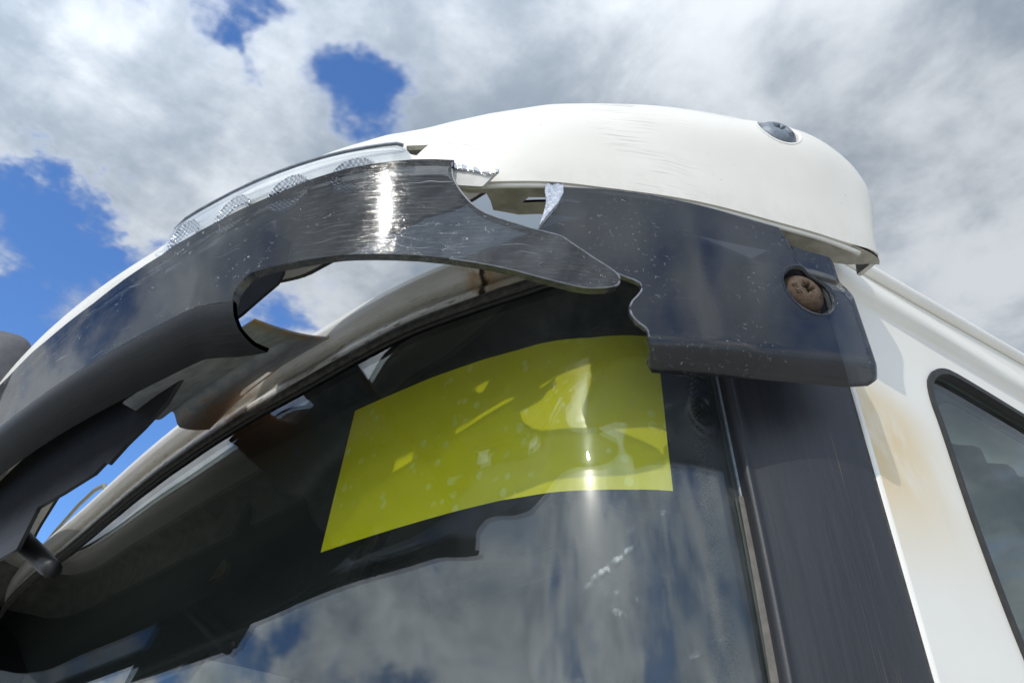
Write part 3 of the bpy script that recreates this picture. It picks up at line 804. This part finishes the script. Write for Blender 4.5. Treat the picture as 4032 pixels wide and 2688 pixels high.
# what lies below the picture: nose panel, bumper, far side, wheels
def nose(a, b):
    u = S_L + (3.15 - S_L) * a; z = -.95 - .65 * b
    x, y = W.at(u, LEAN * (-.95 - Z0) - .03 * math.sin(math.pi * b)); return (x, y, z + ZC)
grid('nose_panel', nose, 60, 10, 'white_plain', cab)
def bump(a, b):
    u = S_L + (3.15 - S_L) * a; th = b * math.pi
    x, y = W.at(u, LEAN * (-.95 - Z0) - .12 * math.sin(th) ** .5 + .02); return (x, y, ZC - 1.40 - .36 * b)
grid('bumper', bump, 60, 14, 'bumper_grey', cab)
grid('far_side_panel', lambda a, b: (-3.42 - .03 * b, .50 + 2.1 * a, ZC + .72 - 2.27 * b), 12, 12, 'white_plain', cab)
grid('door_trim', lambda a, b: (-3.36 - .03 * b + .015 * math.sin(9 * b), .42 + 2.15 * a, ZC + .70 - 2.2 * b), 12, 30, 'door_trim', cab)
for ty, tw in ((.95, .10), (1.75, .16)): bevel_box('door_pillar', (-3.33, ty, ZC + .1), (.04, tw, 1.3), 'trim_dark', cab, .012)
for ty, tz in ((1.35, .35), (1.30, -.1), (2.2, .3)): bevel_box('door_pocket', (-3.32, ty, ZC + tz), (.05, .42, .09), 'trim_grey', cab, .02)
grid('rear_wall', lambda a, b: (-3.42 + 3.36 * a, 2.6, ZC + .74 - 2.29 * b), 12, 8, 'trim_grey', cab)
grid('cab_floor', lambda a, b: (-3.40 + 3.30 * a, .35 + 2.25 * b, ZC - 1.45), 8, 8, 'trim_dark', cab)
for wx in (-.62, -3.0):
    wheel = empty('wheel', (0, 0, 0)); wheel.parent = cab; wheel.location = Vector((wx, 1.55, .5)) - Vector(cab.location)
    c0 = Vector((wx, 1.55, .5)); prof = [(.30, -.13), (.44, -.15), (.49, -.11), (.50, 0), (.49, .11), (.44, .15), (.30, .13)]
    vs = [(c0.x + p[1], c0.y + p[0] * math.cos(2 * math.pi * k / 40), c0.z + p[0] * math.sin(2 * math.pi * k / 40)) for k in range(40) for p in prof]; n_ = len(prof)
    mesh_obj('tyre', vs, [(k * n_ + i, k * n_ + i + 1, ((k + 1) % 40) * n_ + i + 1, ((k + 1) % 40) * n_ + i) for k in range(40) for i in range(n_ - 1)], 'tyre_rubber', wheel)
    prof = [(.30, -.12), (.28, -.06), (.16, -.02), (.14, .08), (.0001, .09)]
    n_ = len(prof); vs = [(c0.x + p[1], c0.y + p[0] * math.cos(2 * math.pi * k / 40), c0.z + p[0] * math.sin(2 * math.pi * k / 40)) for k in range(40) for p in prof]
    mesh_obj('rim', vs, [(k * n_ + i, k * n_ + i + 1, ((k + 1) % 40) * n_ + i + 1, ((k + 1) % 40) * n_ + i) for k in range(40) for i in range(n_ - 1)], 'wheel_steel', wheel)

# cabin lining seen through the glass
def liner(a, b):
    u = S_L + (3.40 - S_L) * a
    x, y = W.at(u, .02 + .55 * b); 
    z = .590 - .13 * sstep(b, .0, .22) + .02 * sstep(b, .3, .5) + .10 * sstep(b, .62, .9)
    return (x, y, ZC + z)
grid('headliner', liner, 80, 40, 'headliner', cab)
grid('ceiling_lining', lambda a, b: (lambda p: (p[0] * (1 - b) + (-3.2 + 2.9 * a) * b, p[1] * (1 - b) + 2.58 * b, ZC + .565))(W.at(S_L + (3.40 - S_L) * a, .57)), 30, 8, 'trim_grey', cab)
def blind(c, size, rot): return bevel_box('sun_blind', c, size, 'trim_dark', cab, .012, rot)
blind((-1.22, .50, ZC + .335), (.80, .03, .13), Matrix.Rotation(R(-18), 3, 'X'))
tube('grab_handle', [(-1.95, .62, ZC + .40), (-1.97, .60, ZC + .34), (-1.90, .60, ZC + .30), (-1.72, .61, ZC + .31), (-1.66, .62, ZC + .36)], .016, 'trim_dark', cab, 10)
bevel_box('overhead_console', (-.80, .78, ZC + .36), (.34, .26, .12), 'trim_dark', cab, .03)
bevel_box('seat_back', (-2.55, 1.75, ZC - .55), (.55, .22, .95), 'trim_grey', cab, .06)
bevel_box('seat_back', (-.98, 1.75, ZC - .55), (.55, .22, .95), 'trim_grey', cab, .06)

# ------------------------------------------------------------------ yellow film inside the glass
film = sheet('window_film', STK_PTS, lambda u, v, o: Wmap(u, v, o + .0065), 'yellow_film', None, res=.015)
tag(film, 'rectangular yellow film with air bubbles stuck behind the windshield', 'film')

# ------------------------------------------------------------------ sun visor assembly
vis = empty('sun_visor', (-1.0, .3, ZC + .4))
tag(vis, 'broken truck sun visor of white fairing over cracked smoked acrylic, bolted above the windshield', 'sun visor')
# --- white fairing
ZB = .626
OS = [(2.2, .040), (2.6, .065), (2.85, .085), (2.90, .082), (2.93, .077), (2.965, .067), (3.01, .058), (3.06, .051), (3.10, .043), (3.16, .033), (3.22, .025), (3.28, .018), (3.34, .011), (3.40, .005), (3.46, .002), (3.56, .002)]
ZS = [(0.6, .74), (2.2, .735), (2.5, .745), (2.75, .79), (2.88, .815), (3.0, .82), (3.36, .824), (3.40, .828), (3.44, .831)]
UE = 3.590
def fair_zb(u): return ZB + .012 * sstep(u, 3.45, 3.56) + .014 * sstep(u, 2.62, 2.70) * (1 - sstep(u, 2.962, 2.995))
def fair(u, v, o=0.0):
    us_ = u
    ztop = lerp_tab(ZS, u); os_ = lerp_tab(OS, u)
    e = 1.0
    if u > 3.44:
        e = math.sqrt(max(0.0, 1 - ((u - 3.44) / (UE - 3.44)) ** 2.4))
    zb = fair_zb(u)
    h = (ztop - zb) * max(e, .02)
    zs = zb + h
    t_ = min(v, 1.0)
    P0 = np.array([0.0, zb]); P1 = np.array([-.006, zb + .50 * h]); P3 = np.array([os_, zs]); P2 = np.array([os_ - .30 * h * .80, zs - .30 * h])
    q_ = (1 - t_) ** 3 * P0 + 3 * (1 - t_) ** 2 * t_ * P1 + 3 * (1 - t_) * t_ * t_ * P2 + t_ ** 3 * P3
    oo, z = q_
    if v > 1:
        k = v - 1                                        # over the crest and back; hidden overhang shaped to keep sky off the glass
        oo = os_ + (.105 + .028 * sstep(u, 2.5, 2.6) * (1 - sstep(u, 2.95, 3.02)) + .075 * sstep(2.45 - u, 0, .2)) * k; z = zs + (.018 * math.sin(math.pi * min(1, k * 1.2)) - .024 * k ** 1.6) * max(.1, e)
    x, y = F.at(u, oo + o); return (x, y, z + ZC)
def ell(u0, v0, rad, fm, n=28):
    e = 1e-3
    lu = np.linalg.norm(np.array(fm(u0 + e, v0)) - np.array(fm(u0 - e, v0))) / (2 * e); lv = np.linalg.norm(np.array(fm(u0, v0 + e)) - np.array(fm(u0, v0 - e))) / (2 * e)
    return [(u0 + rad / lu * math.cos(2 * math.pi * k / n), v0 + rad / lv * math.sin(2 * math.pi * k / n)) for k in range(n)], lu, lv
UB, VB = 3.400, .77
hole, lu, lv = ell(UB, VB, .031, fair)
def v_of_z(u, z):
    a_, b_ = 0.0, 1.0
    for _ in range(30):
        c_ = .5 * (a_ + b_)
        if fair(u, c_)[2] - ZC < z: a_ = c_
        else: b_ = c_
    return a_
slot = [(u, v_of_z(u, z)) for u, z in ((2.917, .6950), (2.943, .6938), (2.938, .685), (2.931, .673), (2.924, .676), (2.918, .684))]
fo_ = sheet('fairing', [(.25, 0), (UE - .004, 0), (UE - .004, 1.0), (3.55, 1.35), (3.50, 1.8), (3.4, 2.0), (.25, 2.0)], fair, 'fairing_paint', vis, holes=[hole, slot], res=.012, vres=.05, thick=.007, back_mat='fairing_inside',
      uvf=lambda u, v: (u, v * .2))
fo_['label'] = 'scuffed white fairing shell along the top'
# bolt of the fairing in its dished seat
def dish(parent, fm, u0, v0, rim, mat, depth, lu, lv, flo=.55):
    P = np.array(fm(u0, v0)); e = 1e-3
    a = np.array(fm(u0 + e, v0)) - np.array(fm(u0 - e, v0)); b = np.array(fm(u0, v0 + e)) - np.array(fm(u0, v0 - e)); n = np.cross(a, b); n /= np.linalg.norm(n)
    seg = 40; vs = []; fs = []
    rows = [(1.06, -.0004), (1.0, -.0012), (.93, .25 * depth), (.86, depth), (flo, depth * 1.02), (.02, depth * 1.02)]
    for f_, d in rows:
        for k in range(seg):
            th = 2 * math.pi * k / seg
            p = np.array(fm(u0 + f_ * rim / lu * math.cos(th), v0 + f_ * rim / lv * math.sin(th))); vs.append(p - n * d)
    for j in range(len(rows) - 1):
        for k in range(seg): fs.append((j * seg + k, j * seg + (k + 1) % seg, (j + 1) * seg + (k + 1) % seg, (j + 1) * seg + k))
    o = mesh_obj('bolt_seat', vs, fs, mat, parent); return P, n
P, n = dish(fo_, fair, UB, VB, .031, 'white_plain', .012, lu, lv)
bolt(vis, frame_at(tuple(P - n * .0055), tuple(n)), .0265, 'grey_steel', [('8.8', R(40), .34)], .3)
# underside flange of the fairing with its torn slots
def flange(u, v, o=0.0):
    x, y = F.at(u, v); return (x, y, ZC + fair_zb(u) - .012 * sstep(u, 3.45, 3.56) + .003 + .18 * max(0, v - .008) ** 1.2 + o)
sheet('fairing_flange', [(3.012, .021), (3.016, .035), (3.018, .052), (3.05, .062), (3.08, .060), (3.30, .060), (3.46, .05), (3.515, .032), (3.545, .012), (3.55, .001), (.25, .001), (.25, .018), (2.985, .020)],
      flange, 'inner_shell', fo_, holes=[[(3.055, .0395), (3.062, .030), (3.085, .0293), (3.13, .030), (3.13, .038), (3.0845, .037)]], res=.008, thick=.004)
tube('fairing_bead', [flange(u, .006, -.004) for u in np.linspace(2.0, 3.50, 120)], .0032, 'white_plain', fo_, 8)

# --- left length of smoked acrylic, hanging loose
OL = -.02
VLx = [(.25, .56), (1.8, .572)] + VL_TOP + VL_RIGHT + VL_BOT + [(2.7535, .4755)]
VLx = VLx + [(2.70, .488), (2.6, .484), (2.45, .4745), (2.35, .468), (2.2, .462), (.25, .45)]
zfold = [(.25, .45), (2.2, .462), (2.35, .468), (2.45, .4745), (2.6, .484), (2.70, .488), (2.754, .4755), (2.8, .47)]
left_map = lambda u, v, o: Fmap(u, v, OL + o)
vl = sheet('visor_blade', VLx, left_map, 'acrylic_worn', vis, res=.007, thick=.010, edge_mat='acrylic_edge', back_mat='acrylic_inner')
vl['label'] = 'long loose length of smoked acrylic with a torn tongue'
def edge_line(name, pts, fm, parent, r, o=.0004):
    return tube(name, [fm(u, v, o) for u, v in smooth_line(pts, 1)], r, 'frosted_edge', parent, 6)
edge_line('fracture_edge', VL_RIGHT, left_map, vl, .0012)
edge_line('fracture_edge', VL_RIGHT[-2:] + VL_BOT[:7], left_map, vl, .0007)  # pale bead drawn for the thin highlight below the tongue
def lipmap(u, v, o=0.0):
    th = v * 1.35; zf = lerp_tab(zfold, u) + .001
    x, y = F.at(u, OL + .036 * (1 - math.cos(th)) + o * math.cos(th)); return (x, y, ZC + zf - .054 * math.sin(th) + o * math.sin(th))
sheet('lower_lip', [(.25, 0), (2.754, 0), (2.758, .25), (2.764, .5), (2.776, .8), (2.789, 1.0), (2.77, 1.02), (2.70, 1.0), (2.6, 1.03), (2.45, 1.0), (.25, 1.0)], lipmap, 'lip_grime', vl, res=.010, vres=.08, thick=.006)

# torn mounting strip at the end of the blade
tb = sheet('torn_strip', TAB_PTS, lambda u, v, o: Fmap(u, v, -.0105 + o + .10 * max(0, .622 - v)), 'torn_plastic', vis, res=.006, thick=.004)
sheet('cracked_edge', TABEDGE_PTS, lambda u, v, o: Fmap(u, v, -.0145 + o + .0005 * math.sin(u * 500)), 'acrylic_chip', tb, res=.004, thick=.003)

# --- right length of smoked acrylic, still bolted on
zf_r = [(3.05, .418), (3.18, .424), (3.30, .433), (3.40, .444), (3.50, .452)]
def right_map(u, v, o=0.0):
    zf = lerp_tab(zf_r, u); oo = .001; z = v
    oo += .012 * sstep(u - (3.374 + (.617 - v) * .28), -.004, .016) * sstep(v, .535, .575)
    if v < zf:
        a_ = (zf - v) / .032; oo += .032 * (1 - math.cos(a_)) + o * math.cos(a_); z = zf - .032 * math.sin(a_) + o * math.sin(a_)
    else: oo += o
    oo += .016 * sstep(u, 3.445, 3.475) ** 2
    x, y = F.at(u, oo); return (x, y, ZC + z)
low_r = [(3.466, .470), (3.468, .448), (3.462, .430), (3.448, .416), (3.42, .408), (3.35, .400), (3.28, .391), (3.22, .386), (3.186, .385), (3.180, .392)]
VRx = VR_TOP + VR_RT + low_r + [(3.1815, .4083)] + VR_L2[::-1] + VR_HID[::-1] + VR_LEFT
UC, VC = 3.3885, .527
hole_r, lu, lv = ell(UC, VC, .034, right_map)
vr = sheet('visor_blade', VRx, right_map, 'acrylic_scuffed', vis, holes=[hole_r], res=.006, thick=.0065, edge_mat='acrylic_edge', back_mat='acrylic_inner_dark')
vr['label'] = 'short scratched acrylic corner piece still bolted on'
edge_line('fracture_edge', VR_L2, right_map, vr, .0012)
edge_line('fracture_edge', VR_LEFT, right_map, vr, .0009)
edge_line('top_edge', VR_TOP, right_map, vr, .0008)
sheet('fracture_chip', CHIP_PTS, lambda u, v, o: Fmap(u, v, .0005 + o + .0006 * math.sin(u * 500 + v * 700)), 'acrylic_chip', vr, res=.004, thick=.005)
P, n = dish(vr, right_map, UC, VC, .034, 'acrylic_scuffed', .016, lu, lv, .5)
bolt(vis, frame_at(tuple(P - n * .0085 + np.array([0, 0, .003])), tuple(n + np.array([0, 0, .08]))), .0255, 'rusty_steel', [('BUF', R(-75), .36), ('8.8', R(60), .30)], .1)
# washer under the rusty head
seg = 32; fr = frame_at(tuple(P - n * .0165 - np.array([0, 0, .005])), tuple(n)); vs = []; fs = []
for f_, z in ((.010, .002), (.024, .002), (.0245, -.001)):
    for k in range(seg): vs.append(fr @ Vector((f_ * math.cos(2 * math.pi * k / seg), f_ * math.sin(2 * math.pi * k / seg), z)))
for j in range(2):
    for k in range(seg): fs.append((j * seg + k, j * seg + (k + 1) % seg, (j + 1) * seg + (k + 1) % seg, (j + 1) * seg + k)[::-1])
mesh_obj('washer', vs, fs, 'rusty_steel', vr)

# --- clear marker lamp set into the fairing above the loose blade
LT = [(2.5564, .640)] + [(2.5634, .686)] + [(2.60, .6885), (2.66, .686), (2.74, .682), (2.80, .682), (2.86, .685), (2.905, .689), (2.915, .688)] + [(2.920, .680), (2.931, .655), (2.928, .645), (2.70, .645), (2.66, .615), (2.56, .61)]
lens_o = lambda u, v, o: Fmap(u, v, -.011 + .006 * sstep(v, .672, .688) + .006 * sstep(u, 2.905, 2.925) + .006 * sstep(2.567, 2.557, u) + o)
lamp = sheet('marker_lamp', LT, lens_o, 'lens_plastic', vis, res=.006, thick=.004)
lamp['label'] = 'clear marker lamp with round reflectors'
sheet('lamp_back', offset_poly(LT, .003), lambda u, v, o: Fmap(u, v, .006 + o), 'torn_plastic', lamp, res=.010, thick=.003)
tube('lamp_rim', [lens_o(u, v, -.001) for u, v in smooth_line(LT[1:9], 1)], .0022, 'grey_steel', lamp, 8)
for (u0, z0) in ((2.603, .645), (2.693, .641), (2.7785, .637), (2.8625, .639)):
    seg = 36; vs = []; fs = []; uvs = []
    for (f_, d) in ((1.0, -.0075), (.95, -.008), (.90, -.004), (.6, .000), (.3, .002), (.02, .0025)):
        for k in range(seg):
            th = 2 * math.pi * k / seg; r_ = .0295 * f_
            vs.append(Fmap(u0 + r_ * math.cos(th), z0 + r_ * math.sin(th), d)); uvs.append((r_ * math.cos(th), r_ * math.sin(th)))
    for j in range(5):
        for k in range(seg): fs.append((j * seg + k, j * seg + (k + 1) % seg, (j + 1) * seg + (k + 1) % seg, (j + 1) * seg + k))
    mesh_obj('reflector', vs, fs, 'reflector_chrome', lamp, True, uvs)
# dark slot in the fairing at the end of the lamp

# --- fittings between the visor and the roof
sheet('backing_panel', [(.25, .65), (2.70, .65), (2.76, .60), (2.7624, .5496), (2.7571, .5367), (2.7439, .5285), (2.7098, .5081), (2.66, .49), (2.1, .48), (.25, .48)], lambda u, v, o: Fmap(u, v, .03 + o), 'black_part', vis, res=.02, thick=.004)  # black flap, carried up and along unseen to block sky from the windshield
sheet('air_deflector', [(1.8, .50), (2.60, .52), (2.56, .45), (2.5252, .4271), (2.4961, .4124), (2.468, .3941), (2.4572, .3996), (2.4375, .3893), (2.4087, .3864), (2.363, .3825), (2.2997, .3816), (2.2901, .382), (2.27, .33), (1.8, .33)], lambda u, v, o: Fmap(u, v, .06 + o), 'black_part', vis, res=.02, thick=.005)
def b3(kind, u, z, o): return np.array(Fmap(u, z, o)) if kind == 'F' else np.array(Wmap(u, z, o))
rowA = [b3('F', s_, z_, .03) for s_, z_ in ((2.735, .490), (2.648, .467), (2.556, .4538), (2.51, .446), (2.47, .440), (2.43, .436), (2.39, .433))]
rowB = [b3('W', 2.765, .676, -.01), b3('W', 2.66, .662, -.02), b3('W', 2.562, .646, -.02), b3('W', 2.465, .610, -.02), b3('F', 2.552, .438, .10), b3('F', 2.475, .460, .095), b3('F', 2.40, .470, .075)]
def brk(a, b):
    x = a * 6; i = min(5, int(x)); f = x - i; f2 = f * f * (3 - 2 * f) * .3 + f * .7
    A = rowA[i] * (1 - f2) + rowA[i + 1] * f2; B = rowB[i] * (1 - f2) + rowB[i + 1] * f2
    p = A * (1 - b) + B * b
    dz = .022 * math.exp(-((b - .45 + .25 * (a - .4)) / .075) ** 2) * sstep(a, .02, .12)
    p = p.copy(); p[2] += dz - .03 * math.sin(math.pi * b) * (.2 + a)
    return tuple(p)
sheet('mounting_bracket', [(0, 0), (.46, 0), (.455, .3), (.465, .6), (.498, 1), (0, 1)], lambda a, b, o: tuple(np.array(brk(min(1, max(0, a)), b)) + np.array([0, 0, o])), 'bracket_steel', vis, holes=[[(.20, .87), (.21, .985), (.335, .985), (.34, .93), (.285, .84)]], res=.025, thick=.003, uvf=lambda a, b: (b, a))
ht = [b3('F', 1.99, .441, .10), b3('F', 2.125, .385, .10), b3('F', 2.2175, .345, .10), b3('F', 2.29, .312, .10), b3('F', 2.305, .306, .10)]
tube('support_arm', ht, lambda k: .016 - .005 * k, 'black_part', vis, 12)
tube('visor_cable', [Wmap(u, z, -.01) for u, z in ((1.25, .70), (1.35, .74), (1.5, .775), (1.62, .78), (1.72, .76), (1.82, .70))], .0055, 'wire_sheath', vis, 8)

# --- wide-angle mirror housing hanging at the middle of the visor
def mirror_shell(a, b):
    th = 2 * math.pi * a; k = math.sin(math.pi * min(.999, max(.001, b))) ** .45
    ex = .075 * math.copysign(abs(math.cos(th)) ** .5, math.cos(th)) * k; ez = .11 * math.copysign(abs(math.sin(th)) ** .5, math.sin(th)) * k
    c = Vector((-1.48, .035, ZC + .70)); ax = Vector((.35, .93, 0)).normalized(); dp = Vector((.93, -.35, 0))
    return tuple(c + ax * ex + Vector((0, 0, 1)) * ez + dp * (.09 * (b - .5)))
mh = grid('mirror_housing', mirror_shell, 41, 16, 'mirror_shell', vis)
tube('mirror_arm', [(-1.50, .05, ZC + .64), (-1.46, .07, ZC + .60), (-1.42, .10, ZC + .52)], lambda k: .018 + .008 * k, 'bracket_cream', vis, 12)
